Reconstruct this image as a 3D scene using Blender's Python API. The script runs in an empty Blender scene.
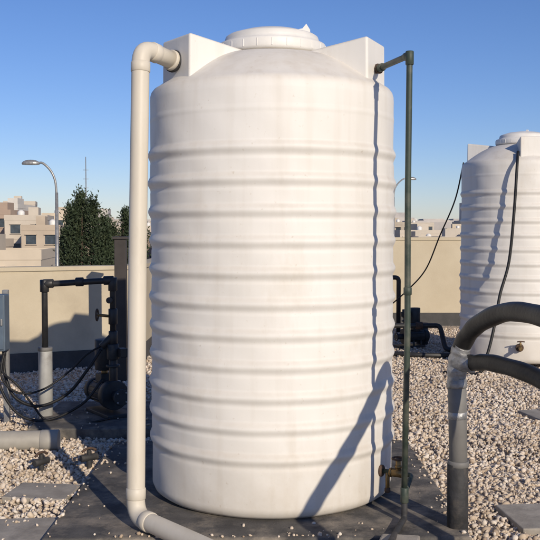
import bpy, bmesh, math, random
import numpy as np
from mathutils import Vector, Matrix
random.seed(7); rng=np.random.default_rng(7)
scene=bpy.context.scene
scene.view_settings.view_transform='Standard'
try: scene.view_settings.look='None'
except: pass
scene.view_settings.exposure=0

# ------------------------------------------------------------------ helpers
def link(o):
    scene.collection.objects.link(o); return o
def empty(name,loc=(0,0,0),rot=0):
    o=bpy.data.objects.new(name,None); o.location=loc; o.rotation_euler=(0,0,rot); o.empty_display_size=.1
    return link(o)
def mesh_obj(name,verts,faces,mat=None,parent=None,smooth=False):
    me=bpy.data.meshes.new(name); me.from_pydata([tuple(v) for v in verts],[],faces); me.update()
    if smooth: me.polygons.foreach_set('use_smooth',[True]*len(me.polygons))
    o=bpy.data.objects.new(name,me); link(o)
    if mat: me.materials.append(mat)
    if parent: o.parent=parent
    return o
def material(name,c1,c2=None,rough=.6,scale=6,bump=0.0,bscale=40,metal=0,detail=6,dist=.01,stretch=(1,1,1),spec=.4,c3=None,c3scale=1.2,c3lo=.55,c3hi=.75):
    m=bpy.data.materials.new(name); m.use_nodes=True; nt=m.node_tree; N=nt.nodes; L=nt.links
    b=N['Principled BSDF']; b.inputs['Roughness'].default_value=rough; b.inputs['Metallic'].default_value=metal
    b.inputs['Specular IOR Level'].default_value=spec
    tc=N.new('ShaderNodeTexCoord'); mp=N.new('ShaderNodeMapping'); mp.inputs['Scale'].default_value=stretch
    L.new(tc.outputs['Object'],mp.inputs['Vector'])
    if c2 is None: c2=tuple(x*.8 for x in c1)
    n=N.new('ShaderNodeTexNoise'); n.inputs['Scale'].default_value=scale; n.inputs['Detail'].default_value=detail; n.inputs['Roughness'].default_value=.6
    L.new(mp.outputs['Vector'],n.inputs['Vector'])
    r=N.new('ShaderNodeValToRGB'); r.color_ramp.elements[0].position=.35; r.color_ramp.elements[1].position=.65
    r.color_ramp.elements[0].color=(*c2,1); r.color_ramp.elements[1].color=(*c1,1)
    L.new(n.outputs['Fac'],r.inputs['Fac']); col=r.outputs['Color']
    if c3:
        n3=N.new('ShaderNodeTexNoise'); n3.inputs['Scale'].default_value=c3scale; n3.inputs['Detail'].default_value=8; n3.inputs['Roughness'].default_value=.65
        L.new(mp.outputs['Vector'],n3.inputs['Vector'])
        mr=N.new('ShaderNodeMapRange'); mr.inputs['From Min'].default_value=c3lo; mr.inputs['From Max'].default_value=c3hi
        L.new(n3.outputs['Fac'],mr.inputs['Value'])
        mx=N.new('ShaderNodeMix'); mx.data_type='RGBA'; L.new(mr.outputs['Result'],mx.inputs['Factor'])
        L.new(col,mx.inputs[6]); mx.inputs[7].default_value=(*c3,1); col=mx.outputs[2]
    L.new(col,b.inputs['Base Color'])
    if bump:
        nb=N.new('ShaderNodeTexNoise'); nb.inputs['Scale'].default_value=bscale; nb.inputs['Detail'].default_value=5
        L.new(tc.outputs['Object'],nb.inputs['Vector'])
        bp=N.new('ShaderNodeBump'); bp.inputs['Strength'].default_value=bump; bp.inputs['Distance'].default_value=dist
        L.new(nb.outputs['Fac'],bp.inputs['Height']); L.new(bp.outputs['Normal'],b.inputs['Normal'])
    return m
def catmull(P,n=10):
    P=[Vector(p) for p in P]; Q=[P[0]*2-P[1]]+P+[P[-1]*2-P[-2]]; out=[]
    for i in range(1,len(Q)-2):
        a,b,c,d=Q[i-1],Q[i],Q[i+1],Q[i+2]
        for k in range(n):
            t=k/n; out.append(.5*((2*b)+(c-a)*t+(2*a-5*b+4*c-d)*t*t+(3*b-a-3*c+d)*t**3))
    out.append(P[-1]); return out
def fillet(P,r,n=7):
    P=[Vector(p) for p in P]; out=[P[0]]
    for i in range(1,len(P)-1):
        a,b,c=P[i-1],P[i],P[i+1]; u=(a-b); v=(c-b); rr=min(r,u.length*.48,v.length*.48)
        s=b+u.normalized()*rr; e=b+v.normalized()*rr
        for k in range(n+1):
            t=k/n; out.append(s*(1-t)**2+b*2*t*(1-t)+e*t*t)
    out.append(P[-1]); return out
def tube(name,P,r,mat,parent=None,seg=20,rf=None):
    P=[Vector(p) for p in P]; n=len(P); V=[];F=[]
    T=[(P[min(i+1,n-1)]-P[max(i-1,0)]).normalized() for i in range(n)]
    up=Vector((0,0,1)) if abs(T[0].z)<.9 else Vector((1,0,0))
    u=T[0].cross(up).normalized()
    for i in range(n):
        u=(u-T[i]*u.dot(T[i])).normalized(); w=T[i].cross(u)
        rr=r if rf is None else rf(i/(n-1))
        for k in range(seg):
            a=2*math.pi*k/seg; V.append(P[i]+(u*math.cos(a)+w*math.sin(a))*rr)
    for i in range(n-1):
        for k in range(seg):
            k2=(k+1)%seg; F.append((i*seg+k,i*seg+k2,(i+1)*seg+k2,(i+1)*seg+k))
    F.append(tuple(range(seg))[::-1]); F.append(tuple((n-1)*seg+k for k in range(seg)))
    o=mesh_obj(name,V,F,mat,parent,smooth=True)
    for p in o.data.polygons:
        if len(p.vertices)>4: p.use_smooth=False
    return o
def cyl(name,a,b,r,mat,parent=None,seg=24,bev=None):
    a=Vector(a);b=Vector(b); d=(b-a); L=d.length; e=min(.004,L*.2,r*.3) if bev is None else bev; d.normalize()
    pts=[a,a+d*e,b-d*e,b]
    o=tube(name,pts,r,mat,parent,seg,rf=None)
    me=o.data; n=seg
    for k in range(n):
        for i,c in ((0,a),(3,b)):
            v=me.vertices[i*n+k]; q=Vector(v.co)-c; v.co=c+q*((r-e)/r)
    return o
def lathe(name,prof,mat,parent=None,seg=96,rot=0,wob=None):
    V=[];F=[];n=len(prof)
    for (r,z) in prof:
        for k in range(seg):
            a=2*math.pi*k/seg+rot; rr=r+(wob(a,z) if wob and r>.3 else 0)
            V.append((rr*math.cos(a),rr*math.sin(a),z))
    for i in range(n-1):
        for k in range(seg):
            k2=(k+1)%seg; F.append((i*seg+k,i*seg+k2,(i+1)*seg+k2,(i+1)*seg+k))
    return mesh_obj(name,V,F,mat,parent,smooth=True)
def box(name,lo,hi,mat,parent=None,bev=.01,rot=0,piv=None,seg=2,jit=0):
    bm=bmesh.new(); bmesh.ops.create_cube(bm,size=1)
    c=Vector([(lo[i]+hi[i])/2 for i in range(3)]); s=[hi[i]-lo[i] for i in range(3)]
    for v in bm.verts:
        v.co=Vector((v.co.x*s[0],v.co.y*s[1],v.co.z*s[2]))
        if jit: v.co+=Vector([random.uniform(-jit,jit) for _ in range(3)])
    if bev: bmesh.ops.bevel(bm,geom=bm.edges[:],offset=bev,segments=seg,affect='EDGES',profile=.5)
    R=Matrix.Rotation(rot,3,'Z')
    for v in bm.verts: v.co=R@v.co+c
    me=bpy.data.meshes.new(name); bm.to_mesh(me); bm.free(); o=bpy.data.objects.new(name,me); link(o)
    me.materials.append(mat)
    if parent: o.parent=parent
    return o

# ------------------------------------------------------------------ materials
def tank_material():
    m=material('tank_plastic',(.74,.725,.69),(.70,.68,.635),rough=.55,scale=1.6,bump=.15,bscale=9,dist=.01,stretch=(1,1,.5),spec=.25,
               c3=(.56,.50,.41),c3scale=2.3,c3lo=.55,c3hi=.95)
    nt=m.node_tree;N=nt.nodes;L=nt.links;b=N['Principled BSDF']
    tc=N.new('ShaderNodeTexCoord'); mp=N.new('ShaderNodeMapping'); mp.inputs['Scale'].default_value=(9,9,.6)
    L.new(tc.outputs['Object'],mp.inputs['Vector']); n=N.new('ShaderNodeTexNoise'); n.inputs['Scale'].default_value=1.3; n.inputs['Detail'].default_value=9
    L.new(mp.outputs['Vector'],n.inputs['Vector'])
    mr=N.new('ShaderNodeMapRange'); mr.inputs['From Min'].default_value=.5; mr.inputs['From Max'].default_value=.9; mr.inputs['To Max'].default_value=.28
    L.new(n.outputs['Fac'],mr.inputs['Value'])
    sx=N.new('ShaderNodeSeparateXYZ'); L.new(tc.outputs['Object'],sx.inputs['Vector'])
    mz=N.new('ShaderNodeMapRange'); mz.inputs['From Min'].default_value=.5; mz.inputs['From Max'].default_value=0; mz.inputs['To Max'].default_value=.75
    L.new(sx.outputs['Z'],mz.inputs['Value'])
    n2=N.new('ShaderNodeTexNoise'); n2.inputs['Scale'].default_value=6; n2.inputs['Detail'].default_value=10; n2.inputs['Roughness'].default_value=.7; L.new(tc.outputs['Object'],n2.inputs['Vector'])
    mu=N.new('ShaderNodeMath'); mu.operation='MULTIPLY'; L.new(mz.outputs['Result'],mu.inputs[0]); L.new(n2.outputs['Fac'],mu.inputs[1])
    ad=N.new('ShaderNodeMath'); ad.operation='ADD'; ad.use_clamp=True; L.new(mu.outputs[0],ad.inputs[0]); L.new(mr.outputs['Result'],ad.inputs[1])
    # dust settled on upward-facing sides of the moulded ribs and on the dome
    g=N.new('ShaderNodeNewGeometry'); sn=N.new('ShaderNodeSeparateXYZ'); L.new(g.outputs['Normal'],sn.inputs['Vector'])
    md=N.new('ShaderNodeMapRange'); md.inputs['From Min'].default_value=.08; md.inputs['From Max'].default_value=.5; md.inputs['To Max'].default_value=.5
    L.new(sn.outputs['Z'],md.inputs['Value']); mm=N.new('ShaderNodeMath'); mm.operation='MULTIPLY'; L.new(md.outputs['Result'],mm.inputs[0]); L.new(n2.outputs['Fac'],mm.inputs[1])
    a2=N.new('ShaderNodeMath'); a2.operation='ADD'; a2.use_clamp=True; L.new(ad.outputs[0],a2.inputs[0]); L.new(mm.outputs[0],a2.inputs[1])
    # small specks and scuffs
    n4=N.new('ShaderNodeTexNoise'); n4.inputs['Scale'].default_value=38; n4.inputs['Detail'].default_value=3; L.new(tc.outputs['Object'],n4.inputs['Vector'])
    m4=N.new('ShaderNodeMapRange'); m4.inputs['From Min'].default_value=.68; m4.inputs['From Max'].default_value=.78; m4.inputs['To Max'].default_value=.35
    L.new(n4.outputs['Fac'],m4.inputs['Value'])
    a3=N.new('ShaderNodeMath'); a3.operation='ADD'; a3.use_clamp=True; L.new(a2.outputs[0],a3.inputs[0]); L.new(m4.outputs['Result'],a3.inputs[1])
    mx=N.new('ShaderNodeMix'); mx.data_type='RGBA'; src=b.inputs['Base Color'].links[0].from_socket
    L.new(a3.outputs[0],mx.inputs['Factor']); L.new(src,mx.inputs[6]); mx.inputs[7].default_value=(.42,.35,.26,1)
    L.new(mx.outputs[2],b.inputs['Base Color'])
    return m
M_tank=tank_material()
M_lid=material('lid_plastic',(.73,.715,.68),(.64,.625,.59),rough=.5,scale=5,bump=.05,bscale=30)
M_pvc=material('cream_pvc',(.61,.565,.48),(.53,.485,.40),rough=.5,scale=4,stretch=(1,1,.3),bump=.06,bscale=60,dist=.003,c3=(.36,.31,.24),c3scale=3,c3lo=.55,c3hi=.9)
M_green=material('green_ppr',(.05,.07,.055),(.035,.05,.04),rough=.55,scale=12,bump=.1,bscale=80,dist=.002,c3=(.13,.125,.10),c3scale=6,c3lo=.5,c3hi=.8)
M_brass=material('brass',(.30,.20,.09),(.16,.11,.05),rough=.45,metal=.8,scale=30)
M_rust=material('rusty_steel',(.10,.06,.04),(.05,.035,.028),rough=.8,scale=25,bump=.3,bscale=90)
M_black=material('black_rubber',(.010,.010,.011),(.018,.018,.018),rough=.5,scale=14,bump=.3,bscale=35,dist=.008,spec=.35)
M_blackp=material('black_pipe',(.02,.021,.024),(.035,.034,.033),rough=.45,scale=10)
M_grey=material('grey_conduit',(.21,.205,.195),(.15,.147,.14),rough=.6,scale=8,bump=.12,bscale=30,c3=(.09,.085,.08),c3scale=4,c3lo=.45,c3hi=.75)
M_dark=material('dark_sleeve',(.04,.04,.042),(.025,.025,.025),rough=.7,scale=12,bump=.3,bscale=40,c3=(.13,.11,.09),c3scale=7,c3lo=.5,c3hi=.8)
M_foil=material('foil_tape',(.42,.42,.42),(.22,.225,.23),rough=.45,metal=.5,scale=18,bump=.8,bscale=40,dist=.010)
M_conc=material('pad_concrete',(.115,.108,.10),(.055,.052,.05),rough=.92,scale=5,bump=.6,bscale=80,dist=.006,c3=(.29,.25,.20),c3scale=3.2,c3lo=.48,c3hi=.70)
M_slab=material('paver_concrete',(.38,.345,.295),(.26,.235,.20),rough=.9,scale=7,bump=.4,bscale=80,dist=.005,c3=(.16,.145,.13),c3scale=3,c3lo=.55,c3hi=.75)
M_wall=material('parapet_render',(.53,.465,.345),(.46,.395,.285),rough=.9,scale=1.2,bump=.25,bscale=50,dist=.006,c3=(.33,.28,.21),c3scale=.8,c3lo=.50,c3hi=.80)
M_mem=material('bitumen_upstand',(.085,.082,.08),(.055,.055,.055),rough=.85,scale=4,bump=.4,bscale=50,dist=.006)
M_box=material('switchbox_paint',(.10,.14,.19),(.08,.11,.15),rough=.5,scale=8)
M_motor=material('pump_paint',(.03,.038,.045),(.02,.024,.028),rough=.55,scale=15,c3=(.09,.07,.05),c3scale=9)
M_steel=material('galvanised_steel',(.36,.36,.35),(.25,.25,.25),rough=.45,metal=.5,scale=10)
M_brown=material('dark_brown_paint',(.05,.042,.038),(.035,.03,.027),rough=.6,scale=6)

def gravel_mat(name,island):
    m=bpy.data.materials.new(name); m.use_nodes=True; nt=m.node_tree;N=nt.nodes;L=nt.links; b=N['Principled BSDF']; b.inputs['Roughness'].default_value=.88
    b.inputs['Specular IOR Level'].default_value=.25
    r=N.new('ShaderNodeValToRGB'); cr=r.color_ramp
    cols=[(0,(.32,.24,.17)),(.15,(.48,.385,.285)),(.4,(.62,.52,.405)),(.65,(.66,.565,.47)),(.85,(.74,.67,.575)),(1,(.54,.475,.41))]
    cr.elements[0].position=0;cr.elements[0].color=(*cols[0][1],1);cr.elements[1].position=1;cr.elements[1].color=(*cols[-1][1],1)
    for p,c in cols[1:-1]:
        e=cr.elements.new(p); e.color=(*c,1)
    tc=N.new('ShaderNodeTexCoord')
    if island:
        g=N.new('ShaderNodeNewGeometry'); L.new(g.outputs['Random Per Island'],r.inputs['Fac'])
        src=r.outputs['Color']
    else:
        v=N.new('ShaderNodeTexVoronoi'); v.inputs['Scale'].default_value=30; L.new(tc.outputs['Object'],v.inputs['Vector'])
        s=N.new('ShaderNodeSeparateColor'); L.new(v.outputs['Color'],s.inputs['Color']); L.new(s.outputs['Red'],r.inputs['Fac'])
        bp=N.new('ShaderNodeBump'); bp.invert=True; bp.inputs['Strength'].default_value=1; bp.inputs['Distance'].default_value=.02
        L.new(v.outputs['Distance'],bp.inputs['Height']); L.new(bp.outputs['Normal'],b.inputs['Normal'])
        mr=N.new('ShaderNodeMapRange'); mr.inputs['From Min'].default_value=.35; mr.inputs['From Max'].default_value=.75; mr.inputs['To Min'].default_value=0; mr.inputs['To Max'].default_value=.8
        L.new(v.outputs['Distance'],mr.inputs['Value'])
        mx=N.new('ShaderNodeMix'); mx.data_type='RGBA'; L.new(mr.outputs['Result'],mx.inputs['Factor']); L.new(r.outputs['Color'],mx.inputs[6]); mx.inputs[7].default_value=(.18,.14,.105,1)
        src=mx.outputs[2]
    n=N.new('ShaderNodeTexNoise'); n.inputs['Scale'].default_value=1.1; n.inputs['Detail'].default_value=6; L.new(tc.outputs['Object'],n.inputs['Vector'])
    m2=N.new('ShaderNodeMapRange'); m2.inputs['From Min'].default_value=.42; m2.inputs['From Max'].default_value=.72; m2.inputs['To Min'].default_value=.0; m2.inputs['To Max'].default_value=.5
    L.new(n.outputs['Fac'],m2.inputs['Value'])
    my=N.new('ShaderNodeMix'); my.data_type='RGBA'; L.new(m2.outputs['Result'],my.inputs['Factor']); L.new(src,my.inputs[6]); my.inputs[7].default_value=(.38,.30,.22,1)
    L.new(my.outputs[2],b.inputs['Base Color'])
    return m
M_gs=gravel_mat('gravel_stones',True); M_gb=gravel_mat('gravel_bed',False)

# ------------------------------------------------------------------ water tank
RIBS=[.360+.180*i for i in range(11)]
def prof_r(z):
    r=.788
    for zi in RIBS:
        t=(z-zi)/.041
        if abs(t)<1: r+=.0150*(math.cos(t*math.pi/2)**1.5)
        t=(z-zi+.052)/.014      # shallow groove under each rib
        if abs(t)<1: r-=.0020*math.cos(t*math.pi/2)
    t=(z-2.38)/.02
    if abs(t)<1: r+=.002*math.cos(t*math.pi/2)
    return r
def make_tank(loc,rot):
    root=empty('water_tank',loc,rot)
    pr=[(.0,.0),(.70,.0),(.745,.006),(.775,.028),(.788,.06)]
    z=.075
    while z<2.50: pr.append((prof_r(z),z)); z+=.0065
    pr+=[(.787,2.51),(.785,2.53),(.778,2.552),(.764,2.57),(.742,2.583)]
    for i in range(1,13):
        t=i/12; pr.append((.742-.412*t,2.583+.215*math.sin(t*math.pi/2*.92)))
    pr+=[(.325,2.80),(.322,2.815),(.322,2.85),(.30,2.86)]
    def wob(a,z): return .0028*math.sin(3*a+1.3*z)+.0017*math.sin(7*a+5*z)+.0018*math.sin(2*a-9*z)+.001*math.sin(13*a+23*z)
    body=lathe('body',pr,M_tank,root,seg=160,wob=wob)
    lid=[(.0,2.80),(.335,2.80),(.350,2.806),(.354,2.82),(.354,2.862),(.348,2.874),(.325,2.880),(.312,2.884),(.308,2.90),(.300,2.925),(.285,2.935),(.20,2.962),(.10,2.975),(.001,2.98)]
    lathe('lid',lid,M_lid,root,seg=96)
    for k in range(24):
        a=2*math.pi*k/24
        box('lid_grip_%d'%k,(.352*math.cos(a)-.004,.352*math.sin(a)-.004,2.815),(.352*math.cos(a)+.004,.352*math.sin(a)+.004,2.862),M_lid,root,bev=.002,seg=1)
    mesh_obj('lid_lug',[(.13,.03,2.93),(.25,.03,2.91),(.25,.03,2.99),(.225,.03,3.03),(.20,.03,3.0),(.13,.03,2.985),(.13,.06,2.93),(.25,.06,2.91),(.25,.06,2.99),(.225,.06,3.03),(.20,.06,3.0),(.13,.06,2.985)],
        [(0,1,2,3,4,5),(11,10,9,8,7,6),(0,6,7,1),(1,7,8,2),(2,8,9,3),(3,9,10,4),(4,10,11,5),(5,11,6,0)],M_lid,root)
    for j,ang in enumerate((180+35,-25,95)):
        bm=bmesh.new()
        a=math.radians(ang); ri,ro=.26,.715; w=.17
        co=[(ri,-w*.9,2.45),(ro,-w,2.45),(ro,w,2.45),(ri,w*.9,2.45),(ri,-w*.9,2.785),(ro-.005,-w,2.85),(ro-.005,w,2.85),(ri,w*.9,2.785)]
        vs=[bm.verts.new((x*math.cos(a)-y*math.sin(a),x*math.sin(a)+y*math.cos(a),z)) for x,y,z in co]
        for f in ((3,2,1,0),(4,5,6,7),(0,1,5,4),(1,2,6,5),(2,3,7,6),(3,0,4,7)): bm.faces.new([vs[i] for i in f])
        bmesh.ops.bevel(bm,geom=bm.edges[:],offset=.016,segments=4,affect='EDGES',profile=.5)
        me=bpy.data.meshes.new('connection_box'); bm.to_mesh(me); bm.free(); me.materials.append(M_tank)
        o=bpy.data.objects.new('connection_box_%d'%j,me); link(o); o.parent=root
    return root
tank=make_tank((0,0,0),0)
tank2=make_tank((3.33,5.96,0),math.radians(50))

# ------------------------------------------------------------------ pvc overflow pipe (left)
p=empty('pvc_overflow_pipe')
R=.052
ho=Vector((-.585,-.41,2.70)); tp=Vector((-.760,-.64,2.745)); bt=Vector((-.775,-.86,.062)); fe=Vector((-.31,-1.40,.062))
tube('main_run',fillet([ho,tp,tp.lerp(bt,.45)+Vector((-.006,.004,0)),bt,fe,fe+Vector((.25,-.33,0))],.10,9),R,M_pvc,p,seg=32)
def collar(name,a,d,l,r,m,par): 
    a=Vector(a); d=Vector(d).normalized(); return cyl(name,a,a+d*l,r,m,par,seg=32)
dd=(tp-ho).normalized(); dv=(bt-tp).normalized(); df=(fe-bt).normalized()
collar('top_elbow_socket',tp-dd*.14,dd,.055,R+.005,M_pvc,p)
collar('top_elbow_socket_b',tp+dv*.09,dv,.06,R+.004,M_pvc,p)
collar('bottom_elbow_socket',bt-dv*.16,dv,.065,R+.004,M_pvc,p)
collar('bottom_elbow_socket_b',bt+df*.10,df,.06,R+.005,M_pvc,p)
collar('flange_gasket',ho+dd*.005,dd,.022,R+.016,M_dark,p)
collar('flange_nut',ho+dd*.02,dd,.03,R+.010,M_pvc,p)

# ------------------------------------------------------------------ green pipe (right)
g=empty('green_water_pipe')
gx,gy=.772,-.80; r=.0175
bx=Vector((.648,-.30,2.675))
tube('riser',fillet([bx,(gx,gy,2.665),(gx-.004,gy+.004,1.9),(gx-.002,gy-.003,1.1),(gx-.014,gy,.16)],.03,4),r,M_green,g)
for nm,a,b_ in (('elbow_top_a',(gx,gy,2.688),(gx,gy,2.61)),('union_mid',(gx-.002,gy,1.36),(gx-.002,gy,1.315)),('tee_bottom',(gx-.012,gy,.21),(gx-.012,gy,.12))):
    cyl(nm,a,b_,r+.006,M_green,g)
d=(bx-Vector((gx,gy,2.665))).normalized()
cyl('elbow_top_b',Vector((gx,gy,2.665)),Vector((gx,gy,2.665))+d*.06,r+.006,M_green,g)
cyl('box_nut',bx-d*.05,bx-d*.01,r+.015,M_rust,g,seg=6)
cyl('box_elbow',bx-d*.10,bx-d*.05,r+.007,M_green,g)
o1=Vector((.66,-.40,.20)); rad=Vector((.855,-.52,0)).normalized()
vc=o1+rad*.13
tube('outlet_link',fillet([o1,o1+rad*.22,(gx-.012,gy,.17)],.03,5),.014,M_green,g)
cyl('outlet_flange',o1+rad*.005,o1+rad*.03,.036,M_rust,g)
cyl('valve_body',vc-rad*.045,vc+rad*.045,.027,M_brass,g,seg=8)
cyl('valve_nut_a',vc-rad*.055,vc-rad*.035,.031,M_brass,g,seg=6); cyl('valve_nut_b',vc+rad*.035,vc+rad*.055,.031,M_brass,g,seg=6)
cyl('valve_bonnet',vc,vc+Vector((0,0,.085)),.016,M_brass,g)
cyl('bonnet_nut',vc+Vector((0,0,.03)),vc+Vector((0,0,.05)),.023,M_brass,g,seg=6)
tube('valve_handwheel',[vc+Vector((.036*math.cos(t),.036*math.sin(t),.09)) for t in [2*math.pi*i/20 for i in range(21)]],.0065,M_rust,g,seg=8)
for k in range(3):
    t=k*2.1; cyl('wheel_spoke_%d'%k,vc+Vector((0,0,.09)),vc+Vector((.036*math.cos(t),.036*math.sin(t),.09)),.004,M_rust,g,seg=8)
dc=vc-rad*.07
cyl('drain_cock',dc+Vector((0,0,-.11)),dc,.013,M_brass,g); cyl('drain_nozzle',dc+Vector((0,0,-.13)),dc+Vector((0,0,-.10)),.018,M_rust,g,seg=8)
tube('pad_run',fillet([(gx-.012,gy,.14),(gx-.012,gy,.03),(gx-.10,gy-.26,.03),(gx-.16,gy-.5,.065),(gx-.3,gy-.8,.0)],.03,5),r,M_dark,g)

# ------------------------------------------------------------------ insulated riser (right foreground)
q=empty('insulated_pipe_riser')
px,py=1.052,-.87
cyl('dark_sleeve',(px,py,-.09),(px-.003,py,.37),.059,M_dark,q,seg=28)
cyl('sleeve_collar',(px,py,.35),(px,py,.385),.061,M_grey,q,seg=28)
cyl('grey_conduit',(px,py,.37),(px-.012,py,.86),.051,M_grey,q,seg=28)
cyl('tape_band',(px-.006,py,.62),(px-.007,py,.665),.0525,M_foil,q,seg=28)
tube('taped_head',catmull([(px-.012,py,.80),(px-.012,py,.90),(px-.004,py-.01,.98),(px+.012,py-.035,1.04)],8),.056,M_foil,q,seg=24,rf=lambda t:.055-.004*t+.003*math.sin(t*25))
cyl('tee_branch',(px-.015,py-.01,.945),(px+.055,py-.10,.945),.049,M_foil,q,seg=24)
def hw(t): return .050+.0014*math.sin(t*90)+.001*math.sin(t*37)
tube('insulated_hose_upper',catmull([(px-.004,py,.98),(px+.02,py-.06,1.08),(px+.06,py-.22,1.185),(1.185,-1.40,1.275),(1.255,-1.78,1.285),(1.30,-2.20,1.26),(1.29,-2.55,1.19),(1.26,-2.80,1.10),(1.235,-2.94,.98),(1.24,-3.02,.70),(1.25,-3.05,.30),(1.27,-3.08,-.06)],12),.052,M_black,q,seg=24,rf=hw)
tube('insulated_hose_lower',catmull([(px+.0,py-.02,.945),(px+.06,py-.11,.955),(1.165,-1.2,.985),(1.30,-1.56,.96),(1.45,-1.95,.82),(1.60,-2.40,.55),(1.75,-2.8,.2),(1.9,-3.2,-.01),(2.4,-4.2,-.01)],12),.046,M_black,q,seg=24,rf=lambda t:.045+.0014*math.sin(t*80))

# ------------------------------------------------------------------ pad, slabs, block
box('concrete_pad',(-1.26,-1.05,-.16),(1.10,1.25,0),M_conc,bev=.014,jit=.008)
slabs=[(-1.80,-1.02,-1.10,-.60,.05),(-1.72,-.22,-1.30,.12,-.12),(1.42,-.78,1.92,-.32,.1),(-2.45,-.75,-1.9,-.3,.2),(2.4,2.2,2.9,2.65,.2)]
for s in slabs:
    box('paving_slab',(s[0],s[1],-.10),(s[2],s[3],-.032),M_slab,bev=.008,rot=s[4],jit=.006)
box('concrete_block',(.55,-1.40,-.10),(.76,-1.10,.045),M_slab,bev=.012,rot=-.25,jit=.005)
box('pump_plinth',(-2.05,1.55,-.10),(-.95,2.75,.02),M_conc,bev=.012)

# ------------------------------------------------------------------ roof and parapets
def prism(name,poly,z0,z1,mat,parent=None):
    n=len(poly); V=[(x,y,z0) for x,y in poly]+[(x,y,z1) for x,y in poly]
    F=[tuple(range(n))[::-1],tuple(range(n,2*n))]+[(i,(i+1)%n,n+(i+1)%n,n+i) for i in range(n)]
    return mesh_obj(name,V,F,mat,parent)
roofpoly=[(-9,-9),(14,-9),(14,10.4),(-1.7,10.4),(-1.7,5.6),(-9,2.6)]
prism('roof_gravel_bed',roofpoly,-7.2,-.07,M_gb)
pw=empty('parapet_wall')
def wall(nm,a,b,h,th=.2):
    a=Vector((*a,0));b=Vector((*b,0)); d=(b-a).normalized(); n=Vector((-d.y,d.x,0))
    def seg(nm,o0,o1,z0,z1,mat,ext=0):
        P=[a-d*ext+n*o0,b+d*ext+n*o0,b+d*ext+n*o1,a-d*ext+n*o1]
        prism(nm,[(v.x,v.y) for v in P],z0,z1,mat,pw)
    seg(nm,0,th,-7.2,h,M_wall)
    seg(nm+'_coping',-.02,th+.02,h,h+.05,M_wall)
    seg(nm+'_upstand',-.012,-.001,-.07,.17,M_mem)
wall('wall_left',(-9,2.6),(-1.7,5.6),1.18)
wall('wall_return',(-1.7,5.6+.02),(-1.7,10.4),1.18)
wall('wall_back',(-1.7,10.4),(14,10.4),1.50)
wall('wall_side',(14,10.4),(14,-9),1.50)

# ------------------------------------------------------------------ gravel stones
def in_pad(x,y): return (x>-1.25)&(x<1.09)&(y>-1.04)&(y<1.24)
def in_plinth(x,y): return (x>-2.05)&(x<-.95)&(y>1.55)&(y<2.75)
def in_rects(x,y):
    m=in_pad(x,y)|in_plinth(x,y)
    for s in slabs:
        c=((s[0]+s[2])/2,(s[1]+s[3])/2); m|=(abs(x-c[0])<(s[2]-s[0])/2*.94)&(abs(y-c[1])<(s[3]-s[1])/2*.9)
    return m
N0=225000
xs=rng.uniform(-5,5.6,N0); ys=rng.uniform(-1.9,9.8,N0); D=ys+5.84
patch=(.5+.5*np.sin(xs*5.1+1.2*np.sin(ys*4))*np.sin(ys*6.3+xs*2)).clip(0,1)
edge=np.exp(-np.minimum(np.minimum(xs+1.25,1.09-xs),np.minimum(ys+1.04,1.24-ys)).clip(0)/.06)
inr=in_rects(xs,ys)
k=(np.abs(xs)<.304*D+.9)&(~inr|(rng.random(N0)<.002+.6*edge*patch*in_pad(xs,ys)+.04*patch*(~in_pad(xs,ys))))&(rng.random(N0)<np.clip(1.15-(D-5)/10,.30,1))
k&=~((ys>2.6+(xs+9)*.411-.03)&(xs<-1.7)) & ((xs*xs+ys*ys)>.83**2)
k&=~((np.abs(xs-.66)<.1)&(np.abs(ys+1.25)<.16))
xs,ys=xs[k],ys[k]; n=len(xs)
bm=bmesh.new(); bmesh.ops.create_icosphere(bm,subdivisions=1,radius=1); bv=np.array([v.co[:] for v in bm.verts]); bf=np.array([[v.index for v in f.verts] for f in bm.faces]); bm.free()
sz=rng.lognormal(math.log(.0115),.33,n).clip(.0055,.026)
onp=in_rects(xs,ys); sz[onp]*=.7
ax=np.stack([rng.uniform(.8,1.35,n),rng.uniform(.7,1.1,n),rng.uniform(.5,.85,n)],1)
V=bv[None]*(1+rng.uniform(-.2,.2,(n,12,1)))*ax[:,None]*sz[:,None,None]
q1=rng.normal(size=(n,4)); q1[:,0]+=1.5; q1/=np.linalg.norm(q1,axis=1)[:,None]; w,x,y,z=q1.T
Rm=np.stack([1-2*(y*y+z*z),2*(x*y-z*w),2*(x*z+y*w),2*(x*y+z*w),1-2*(x*x+z*z),2*(y*z-x*w),2*(x*z-y*w),2*(y*z+x*w),1-2*(x*x+y*y)],1).reshape(n,3,3)
V=np.einsum('nij,nkj->nki',Rm,V)
und=.012*np.sin(xs*3.1+ys*1.7)+.010*np.sin(ys*4.3-xs*2.2)
zz=-.07+sz*rng.uniform(.2,1.0,n)+und.clip(-.004,.02)
zz[onp]=sz[onp]*.5
zz[onp&in_plinth(xs,ys)]+=.02
slm=onp&~in_pad(xs,ys)&~in_plinth(xs,ys); zz[slm]-=.032
V+=np.stack([xs,ys,zz],1)[:,None]
F=(bf[None]+12*np.arange(n)[:,None,None]).reshape(-1,3)
me=bpy.data.meshes.new('gravel'); me.vertices.add(n*12); me.vertices.foreach_set('co',V.reshape(-1).astype(np.float32))
me.loops.add(len(F)*3); me.loops.foreach_set('vertex_index',F.reshape(-1).astype(np.int32)); me.polygons.add(len(F))
me.polygons.foreach_set('loop_start',np.arange(0,len(F)*3,3,dtype=np.int32)); me.polygons.foreach_set('loop_total',np.full(len(F),3,dtype=np.int32))
me.update(calc_edges=True); me.materials.append(M_gs); link(bpy.data.objects.new('gravel',me)); print('stones',n)

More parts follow.
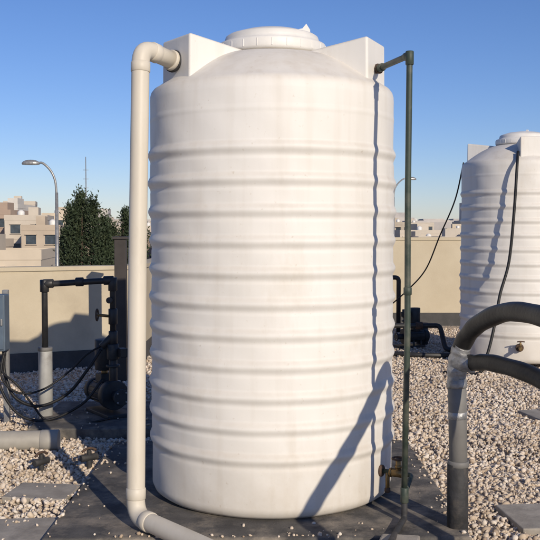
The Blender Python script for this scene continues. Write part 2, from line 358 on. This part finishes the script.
# ------------------------------------------------------------------ pump station (left)
def make_pump(loc,rot=0,sc=1):
    root=empty('water_pump',loc,rot); root.scale=(sc,)*3
    box('base_plate',(-.20,-.11,0),(.22,.11,.03),M_motor,root,bev=.006)
    cyl('motor',(-.02,0,.16),(.24,0,.16),.085,M_motor,root,seg=32)
    for i in range(12):
        a=2*math.pi*i/12; c=Vector((.11,.088*math.cos(a),.16+.088*math.sin(a)))
        cyl('cooling_fin_%d'%i,c-Vector((.1,0,0)),c+Vector((.1,0,0)),.006,M_motor,root,seg=6)
    cyl('fan_cover',(.24,0,.16),(.30,0,.16),.092,M_motor,root)
    cyl('volute',(-.10,0,.16),(-.02,0,.16),.115,M_motor,root,seg=32)
    cyl('suction',(-.20,0,.16),(-.10,0,.16),.04,M_motor,root); cyl('suction_flange',(-.215,0,.16),(-.195,0,.16),.065,M_motor,root)
    for i in range(4):
        a=.78+i*1.571; cyl('flange_bolt_%d'%i,(-.222,.05*math.cos(a),.16+.05*math.sin(a)),(-.19,.05*math.cos(a),.16+.05*math.sin(a)),.008,M_steel,root,seg=6)
    box('terminal_box',(.05,-.05,.24),(.17,.05,.31),M_motor,root,bev=.008)
    cyl('foot_a',(.05,-.07,.02),(.05,-.05,.11),.015,M_motor,root); cyl('foot_b',(.17,-.07,.02),(.17,-.05,.11),.015,M_motor,root)
    cyl('discharge',(-.06,0,.2),(-.06,0,.44),.032,M_blackp,root)
    cyl('discharge_flange',(-.06,0,.38),(-.06,0,.40),.055,M_motor,root)
    cyl('check_valve',(-.06,0,.44),(-.06,0,.56),.048,M_motor,root,seg=12)
    cyl('pressure_vessel',(.10,.0,.34),(.10,.0,.58),.075,M_motor,root,seg=28)
    cyl('vessel_neck',(.10,0,.30),(.10,0,.34),.025,M_brass,root)
    cyl('vessel_link',(-.06,0,.5),(.10,0,.5),.016,M_brass,root)
    box('pressure_switch',(-.16,-.08,.46),(-.08,-.02,.53),M_blackp,root,bev=.006)
    return root
make_pump((-1.46,2.15,.02),rot=math.radians(90+35),sc=1.15)
pp=empty('pump_discharge_pipe')
X1,X2,Y=-2.03,-1.42,2.10
tube('black_arch',fillet([(X1,Y,.55),(X1,Y,1.20),(X2,Y,1.235),(X2,Y,.60)],.05,6),.027,M_blackp,pp)
for nm,a,b_ in (('elbow_a',(X1,Y,1.13),(X1,Y,1.24)),('elbow_b',(X1-.01,Y,1.205),(X1+.08,Y,1.207)),('elbow_c',(X2-.08,Y,1.233),(X2+.01,Y,1.236)),('elbow_d',(X2,Y,1.26),(X2,Y,1.14)),('union',(-1.75,Y,1.22),(-1.68,Y,1.222)),('gate_valve',(X2,Y,.98),(X2,Y,.84)),('strainer',(X2,Y,.78),(X2,Y,.66))):
    cyl(nm,a,b_,.040,M_blackp,pp)
cyl('strainer_leg',(X2,Y,.74),(X2-.10,Y-.03,.64),.032,M_blackp,pp)
cyl('valve_stem',(X2,Y,.91),(X2-.13,Y-.06,.93),.013,M_brass,pp)
hc=Vector((X2-.13,Y-.06,.93))
tube('valve_handwheel',[hc+Vector((0,.05*math.cos(t),.05*math.sin(t))) for t in [2*math.pi*i/20 for i in range(21)]],.008,M_rust,pp,seg=8)
cyl('handwheel_spoke',hc+Vector((0,-.05,0)),hc+Vector((0,.05,0)),.006,M_rust,pp,seg=8)
cyl('gauge',(X2-.02,Y-.05,1.06),(X2-.02,Y-.075,1.06),.028,M_dark,pp); cyl('gauge_neck',(X2,Y,1.04),(X2-.02,Y-.055,1.05),.01,M_brass,pp)
cyl('grey_sleeve',(X1+.0,Y,-.09),(X1,Y,.62),.062,material('pale_sleeve',(.36,.36,.34),(.27,.27,.26),rough=.6,scale=8,c3=(.18,.16,.14),c3scale=5),pp)
cyl('sleeve_rim',(X1,Y,.60),(X1,Y,.635),.065,M_grey,pp)
e=empty('electrical_switch_box')
box('post',(-2.40,2.06,-.08),(-2.35,2.11,1.15),M_steel,e,bev=.004)
box('enclosure',(-2.53,1.90,.62),(-2.33,2.05,1.12),M_box,e,bev=.012)
box('door',(-2.52,1.888,.64),(-2.34,1.899,1.10),M_box,e,bev=.004)
box('door_latch',(-2.36,1.872,.85),(-2.345,1.887,.91),M_steel,e,bev=.003)
cyl('gland_a',(-2.36,1.97,.62),(-2.36,1.97,.575),.018,M_blackp,e); cyl('gland_b',(-2.42,1.97,.62),(-2.42,1.97,.575),.018,M_blackp,e)
tube('cable_a',catmull([(-2.36,1.97,.60),(-2.35,1.95,.42),(-2.25,1.9,.22),(-2.04,1.9,.14),(-1.80,1.95,.24),(-1.62,1.98,.46),(-1.52,2.05,.62)],8),.014,M_black,e,seg=10)
tube('cable_b',catmull([(-2.42,1.97,.60),(-2.38,1.9,.32),(-2.2,1.84,.08),(-1.95,1.84,.03),(-1.66,1.9,.16),(-1.50,2.0,.36)],8),.012,M_black,e,seg=10)
tube('cable_c',catmull([(-2.36,1.97,.60),(-2.36,1.9,.45),(-2.22,1.86,.34),(-2.1,1.9,.16),(-1.98,1.9,.02),(-1.7,1.8,.0),(-1.4,1.8,.05)],8),.010,M_black,e,seg=10)
tube('cable_d',catmull([(-2.42,1.97,.60),(-2.34,1.88,.36),(-2.18,1.86,.26),(-1.98,1.88,.30),(-1.78,1.95,.44),(-1.64,2.0,.58),(-1.5,2.08,.66)],8),.009,M_black,e,seg=10)
gp=empty('drain_pipe')
M_pale=material('weathered_pvc',(.36,.34,.30),(.27,.255,.23),rough=.6,scale=5,c3=(.2,.17,.14),c3scale=3)
cyl('run',(-4.2,1.0,.015),(-1.74,1.16,.015),.078,M_pale,gp,seg=32); cyl('end_cap',(-1.83,1.154,.015),(-1.69,1.163,.015),.084,M_pale,gp,seg=32)
cyl('coupling',(-2.32,1.122,.015),(-2.2,1.13,.015),.083,M_pale,gp,seg=32)
for (x,y) in ((-1.66,.50),(-1.34,.62)):
    s=empty('stop_valve',(x,y,-.05),random.uniform(0,3)); s.scale=(.95,)*3
    cyl('riser',(0,0,-.04),(0,0,.09),.02,M_dark,s); cyl('body',(-.07,0,.07),(.07,0,.07),.028,M_dark,s,seg=8)
    cyl('bonnet',(0,0,.07),(0,0,.13),.018,M_dark,s)
    tube('handle',catmull([(-.06,0,.12),(-.02,0,.14),(.02,0,.14),(.06,0,.12)],4),.010,M_rust,s,seg=8)
mp_=empty('steel_column')
box('shaft',(-1.79,4.30,-.07),(-1.66,4.42,1.58),M_brown,mp_,bev=.006); box('cap',(-1.81,4.28,1.58),(-1.64,4.44,1.61),M_brown,mp_,bev=.004); box('foot',(-1.83,4.26,-.07),(-1.62,4.46,-.05),M_brown,mp_,bev=.004)

make_pump((2.05,7.3,-.05),rot=.3,sc=1.0)
bpz=empty('black_pipework')
tube('run_a',fillet([(1.7,7.0,-.04),(1.75,7.0,.30),(2.45,7.0,.30),(2.5,6.8,-.02),(3.0,6.6,-.02)],.06,6),.035,M_blackp,bpz)
tube('run_b',fillet([(1.75,7.9,0),(1.75,7.9,.95),(1.98,7.9,.95),(1.98,7.9,.1)],.06,6),.035,M_blackp,bpz)
tube('run_c',fillet([(1.4,6.6,-.03),(2.0,6.3,-.03),(2.8,6.2,-.03)],.06,6),.035,M_blackp,bpz)
cyl('valve',(2.1,7.0,.3),(2.2,7.0,.3),.055,M_rust,bpz,seg=8)
cyl('filter_housing',(2.3,7.6,-.05),(2.3,7.6,.28),.09,M_motor,bpz)
hz=empty('black_hose')
tube('hose',catmull([(3.08,5.30,2.66),(3.02,5.12,2.45),(2.98,5.08,1.9),(2.92,5.06,1.3),(2.80,5.0,.9),(2.72,4.92,.55),(2.62,4.85,.2),(2.5,4.8,-.04),(2.1,4.9,-.04)],8),.018,M_black,hz,seg=10)
tube('cable',catmull([(2.62,6.3,2.60),(2.55,6.5,2.1),(2.40,6.8,1.6),(2.25,7.1,1.1),(2.0,7.4,.75),(1.7,7.6,.45)],8),.010,M_black,hz,seg=8)
lb=empty('tank_outlet_valve')
o_=Vector((3.10,5.19,.22)); cyl('flange',o_,o_+Vector((-.01,-.035,0)),.05,M_rust,lb); cyl('nipple',o_,o_+Vector((-.03,-.16,0)),.022,M_brass,lb); cyl('stem',o_+Vector((-.02,-.11,0)),o_+Vector((-.02,-.11,.08)),.012,M_brass,lb)
tube('handle',[o_+Vector((-.06,-.11,.085)),o_+Vector((-.02,-.11,.09)),o_+Vector((.03,-.11,.085))],.008,M_rust,lb,seg=8)

# ------------------------------------------------------------------ street lamps
def lamp(loc,h,arm,rot):
    root=empty('street_lamp',loc,rot)
    tube('pole',[(0,0,0),(0,0,h*.5),(0,0,h*.90)],.09,M_steel,root,seg=14,rf=lambda t:.11-.05*t)
    tube('arm',catmull([(0,0,h*.89),(-.05,0,h*.94),(-.3*arm,0,h*.975),(-.7*arm,0,h),(-arm,0,h)],6),.045,M_steel,root,seg=12)
    bm=bmesh.new(); bmesh.ops.create_uvsphere(bm,u_segments=16,v_segments=10,radius=1)
    for v in bm.verts:
        v.co.z=max(v.co.z,-.35); v.co=Vector((-arm-.25+v.co.x*.36,v.co.y*.17,h-.01+v.co.z*.15))
    me=bpy.data.meshes.new('lamp_head'); bm.to_mesh(me); bm.free(); me.materials.append(M_steel); o=bpy.data.objects.new('lamp_head',me); link(o); o.parent=root
    box('base',(-.2,-.2,0),(.2,.2,.5),M_steel,root,bev=.03)
lamp((-8.4,29.2,-7.2),11.5,.75,0)
lamp((8.3,54,-7.2),12.3,.9,math.pi)
am=empty('antenna_mast',(-26.8,124,-7.2))
tube('mast',[(0,0,0),(0,0,8),(0,0,19.5)],.12,M_steel,am,seg=8,rf=lambda t:.18-.13*t)
for i in range(3): cyl('dipole_%d'%i,(-.4,0,15+i*1.3),(.4,0,15+i*1.3),.04,M_steel,am,seg=6)

# ------------------------------------------------------------------ trees
M_leaf=material('foliage',(.045,.066,.03),(.020,.034,.016),rough=.75,scale=1.3,c3=(.07,.085,.04),c3scale=2.5,c3lo=.5,c3hi=.75)
M_bark=material('bark',(.06,.045,.03),(.04,.03,.02),rough=.9,scale=6)
def tree(loc,h,spires):
    root=empty('conifer_tree',loc)
    tube('trunk',[(0,0,0),(.05,.03,h*.35),(-.03,0,h*.7),(0,0,h*.9)],.2,M_bark,root,seg=10,rf=lambda t:.18*(1-t)+.02)
    Vv=[];Ff=[]
    for (dx,dy,hh,w) in spires:
        tube('limb',catmull([(0,0,hh*.25),(dx*.6,dy*.6,hh*.45),(dx,dy,hh*.7),(dx,dy,hh*.97)],4),.06,M_bark,root,seg=8,rf=lambda t:.07*(1-t)+.012)
        for c in range(215):
            t=random.random()**.75; zc=hh*(.22+.76*t); rad=w*(1-t)**.65*(.85+.4*math.sin(t*19+dx*5))+.06
            a=random.random()*6.283; rr=rad*random.random()**.4; cx,cy=dx+rr*math.cos(a),dy+rr*math.sin(a)
            cs=.13+.2*random.random()*(1-t*.5)
            for l in range(38):
                v=Vector((random.gauss(0,1)*cs*.6,random.gauss(0,1)*cs*.6,random.gauss(0,1)*cs*.9))+Vector((cx,cy,zc))
                dr=Vector((random.gauss(0,.6)+math.cos(a)*.5,random.gauss(0,.6)+math.sin(a)*.5,random.uniform(.2,1.3))).normalized()
                s=dr.orthogonal().normalized(); s.rotate(Matrix.Rotation(random.random()*6.28,3,dr)); L_=random.uniform(.09,.2); i=len(Vv)
                Vv+=[v,v+dr*L_*.5+s*.03,v+dr*L_,v+dr*L_*.5-s*.03]; Ff.append((i,i+1,i+2,i+3))
    mesh_obj('foliage',Vv,Ff,M_leaf,root)
tree((-8.1,32.5,-7.2),11,[(-.45,0,10.0,.6),(-.1,.2,10.6,.5),(.45,-.1,10.3,.55),(.85,.4,9.5,.6),(-.75,.3,8.9,.5)])
tree((-6.5,33.5,-7.2),10,[(-.5,0,9.2,.6),(.1,.2,9.8,.6),(.7,.3,9.4,.6)])

# ------------------------------------------------------------------ city
M_cg=material('city_ground',(.36,.31,.25),(.28,.24,.2),rough=.95,scale=.02)
mesh_obj('ground',[(-3000,-600,-7.2),(3000,-600,-7.2),(3000,5000,-7.2),(-3000,5000,-7.2)],[(0,1,2,3)],M_cg)
cols=[(.55,.49,.41),(.62,.59,.54),(.48,.40,.31),(.58,.50,.39),(.66,.64,.60),(.42,.32,.25),(.52,.45,.38)]
M_b=[material('facade_%d'%i,c,tuple(v*.86 for v in c),rough=.9,scale=.3) for i,c in enumerate(cols)]
M_win=material('window_glass',(.07,.09,.11),(.04,.05,.06),rough=.2,scale=1)
def building(x,y,w,d,h,mi,rot=0,name='apartment_building'):
    root=empty(name,(x,y,-7.2),rot)
    V=[];F=[];W=[];WF=[]
    def bx(lo,hi,V,F):
        i=len(V); (a,b,c),(p_,q_,r_)=lo,hi
        V+=[(a,b,c),(p_,b,c),(p_,q_,c),(a,q_,c),(a,b,r_),(p_,b,r_),(p_,q_,r_),(a,q_,r_)]
        F+=[tuple(i+k for k in f) for f in ((3,2,1,0),(4,5,6,7),(0,1,5,4),(1,2,6,5),(2,3,7,6),(3,0,4,7))]
    bx((-w/2,-d/2,0),(w/2,d/2,h),V,F)
    for lo,hi in (((-w/2-.05,-d/2-.05,h),(w/2+.05,-d/2+.2,h+.9)),((-w/2-.05,d/2-.2,h),(w/2+.05,d/2+.05,h+.9)),((-w/2-.05,-d/2+.2,h),(-w/2+.2,d/2-.2,h+.9)),((w/2-.2,-d/2+.2,h),(w/2+.05,d/2-.2,h+.9))): bx(lo,hi,V,F)
    sx=random.uniform(-w*.25,w*.25); bx((sx-w*.12,-d*.15,h),(sx+w*.12,d*.2,h+2.3),V,F)
    fl=max(1,int(h/3.2)); nb=max(2,int(w/2.4))
    for f in range(fl):
        z0=h-3.2*(f+1)+1.0
        if f*3.2+3.15<h: bx((-w/2-.08,-d/2-.08,h-3.2*(f+1)+.05),(w/2+.08,-d/2-.001,h-3.2*(f+1)+.2),V,F)
        for k in range(nb):
            cx=-w/2+(k+.5)*w/nb; ww=min(1.6,w/nb*.55)/2
            bx((cx-ww,-d/2-.03,z0),(cx+ww,-d/2+.1,z0+1.5),W,WF)
            bx((cx-ww-.12,-d/2-.16,z0-.14),(cx+ww+.12,-d/2-.001,z0-.01),V,F)
            bx((cx-ww-.12,-d/2-.3,z0+1.51),(cx+ww+.12,-d/2-.001,z0+1.64),V,F)
        for k in range(max(1,int(d/4))):
            cy=-d/2+(k+.5)*d/max(1,int(d/4))
            bx((w/2-.1,cy-.6,z0),(w/2+.03,cy+.6,z0+1.5),W,WF); bx((-w/2-.03,cy-.6,z0),(-w/2+.1,cy+.6,z0+1.5),W,WF)
    mesh_obj('walls',V,F,M_b[mi],root); mesh_obj('windows',W,WF,M_win,root)
    tx,ty=random.uniform(-w*.3,w*.3),-d*.3
    tube('roof_tank',[(tx,ty,h),(tx,ty,h+1.5),(tx,ty,h+1.8)],.7,M_lid,root,seg=12,rf=lambda t:.6 if t<.6 else .2)
building(-25.0,78,8,9,6.2,3,.1); building(-36,92,12,10,7.0,2,-.1)
building(-42,150,7,12,10.5,0,.15); building(-50,158,8,10,11.6,5,-.05); building(-58,190,9,14,13.5,1,0); building(-24,118,5,8,6.0,5,.05)
building(-37,140,6,8,8.8,2,.1); building(-33,150,6,8,8.6,6,-.1); building(-48,200,8,9,11.8,3,.1); building(-66,230,8,9,15.5,0,.2)
for i in range(125):
    D_=random.uniform(150,540); an=random.uniform(-.44,.44); w=random.uniform(5,13)
    hmax=7.0+D_*.0115
    building(D_*math.tan(an),D_,w,random.uniform(8,12),random.uniform(.66,1.08)*hmax,random.choice([0,0,1,2,3,3,4,5,6]),random.uniform(-.4,.4))
V=[];F=[]
for i in range(1300):
    D_=random.uniform(500,1700); an=random.uniform(-.6,.6); w=random.uniform(6,20); h=random.uniform(6,13)*(1+D_/1800)*(1.7 if random.random()<.06 else 1)
    x=D_*math.tan(an); y=D_; d=10; z0=-7.2; i0=len(V)
    V+=[(x-w/2,y-d,z0),(x+w/2,y-d,z0),(x+w/2,y+d,z0),(x-w/2,y+d,z0),(x-w/2,y-d,z0+h),(x+w/2,y-d,z0+h),(x+w/2,y+d,z0+h),(x-w/2,y+d,z0+h)]
    F+=[tuple(i0+k for k in f) for f in ((4,5,6,7),(0,1,5,4),(1,2,6,5),(2,3,7,6),(3,0,4,7))]
ct=mesh_obj('distant_town',V,F,material('distant_facades',(.54,.50,.46),(.38,.36,.35),rough=.9,scale=.05))

# ------------------------------------------------------------------ light, sky, camera
az=math.radians(26); el=math.radians(23.3)
ts=Vector((math.sin(az)*math.cos(el),-math.cos(az)*math.cos(el),math.sin(el)))
sl=bpy.data.lights.new('sun','SUN'); sl.energy=4.15; sl.angle=math.radians(.5); sl.color=(1,.875,.70)
so=bpy.data.objects.new('sun',sl); link(so); so.rotation_euler=ts.to_track_quat('Z','Y').to_euler(); so.location=(5,-10,8)
wd=bpy.data.worlds.new('World'); scene.world=wd; wd.use_nodes=True; nt=wd.node_tree
sk=nt.nodes.new('ShaderNodeTexSky'); sk.sky_type='NISHITA'; sk.sun_disc=False; sk.sun_elevation=el; sk.sun_rotation=math.radians(180-26)
sk.air_density=1.0; sk.dust_density=.15; sk.ozone_density=3.0
mt=nt.nodes.new('ShaderNodeMix'); mt.data_type='RGBA'; mt.blend_type='MULTIPLY'; mt.inputs['Factor'].default_value=1
mt.inputs[7].default_value=(.90,.93,1.22,1)
hs=nt.nodes.new('ShaderNodeHueSaturation'); hs.inputs['Saturation'].default_value=1.08
nt.links.new(sk.outputs['Color'],mt.inputs[6]); nt.links.new(mt.outputs[2],hs.inputs['Color'])
bg=nt.nodes['Background']; nt.links.new(hs.outputs['Color'],bg.inputs['Color']); bg.inputs['Strength'].default_value=.086
cd=bpy.data.cameras.new('camera'); cam=bpy.data.objects.new('camera',cd); link(cam)
cd.sensor_width=36; cd.lens=889/540*36; cd.clip_end=8000; cd.clip_start=.05
cam.location=(-.012,-5.84,1.685); cam.rotation_euler=(math.radians(90-2.58),0,0)
scene.camera=cam
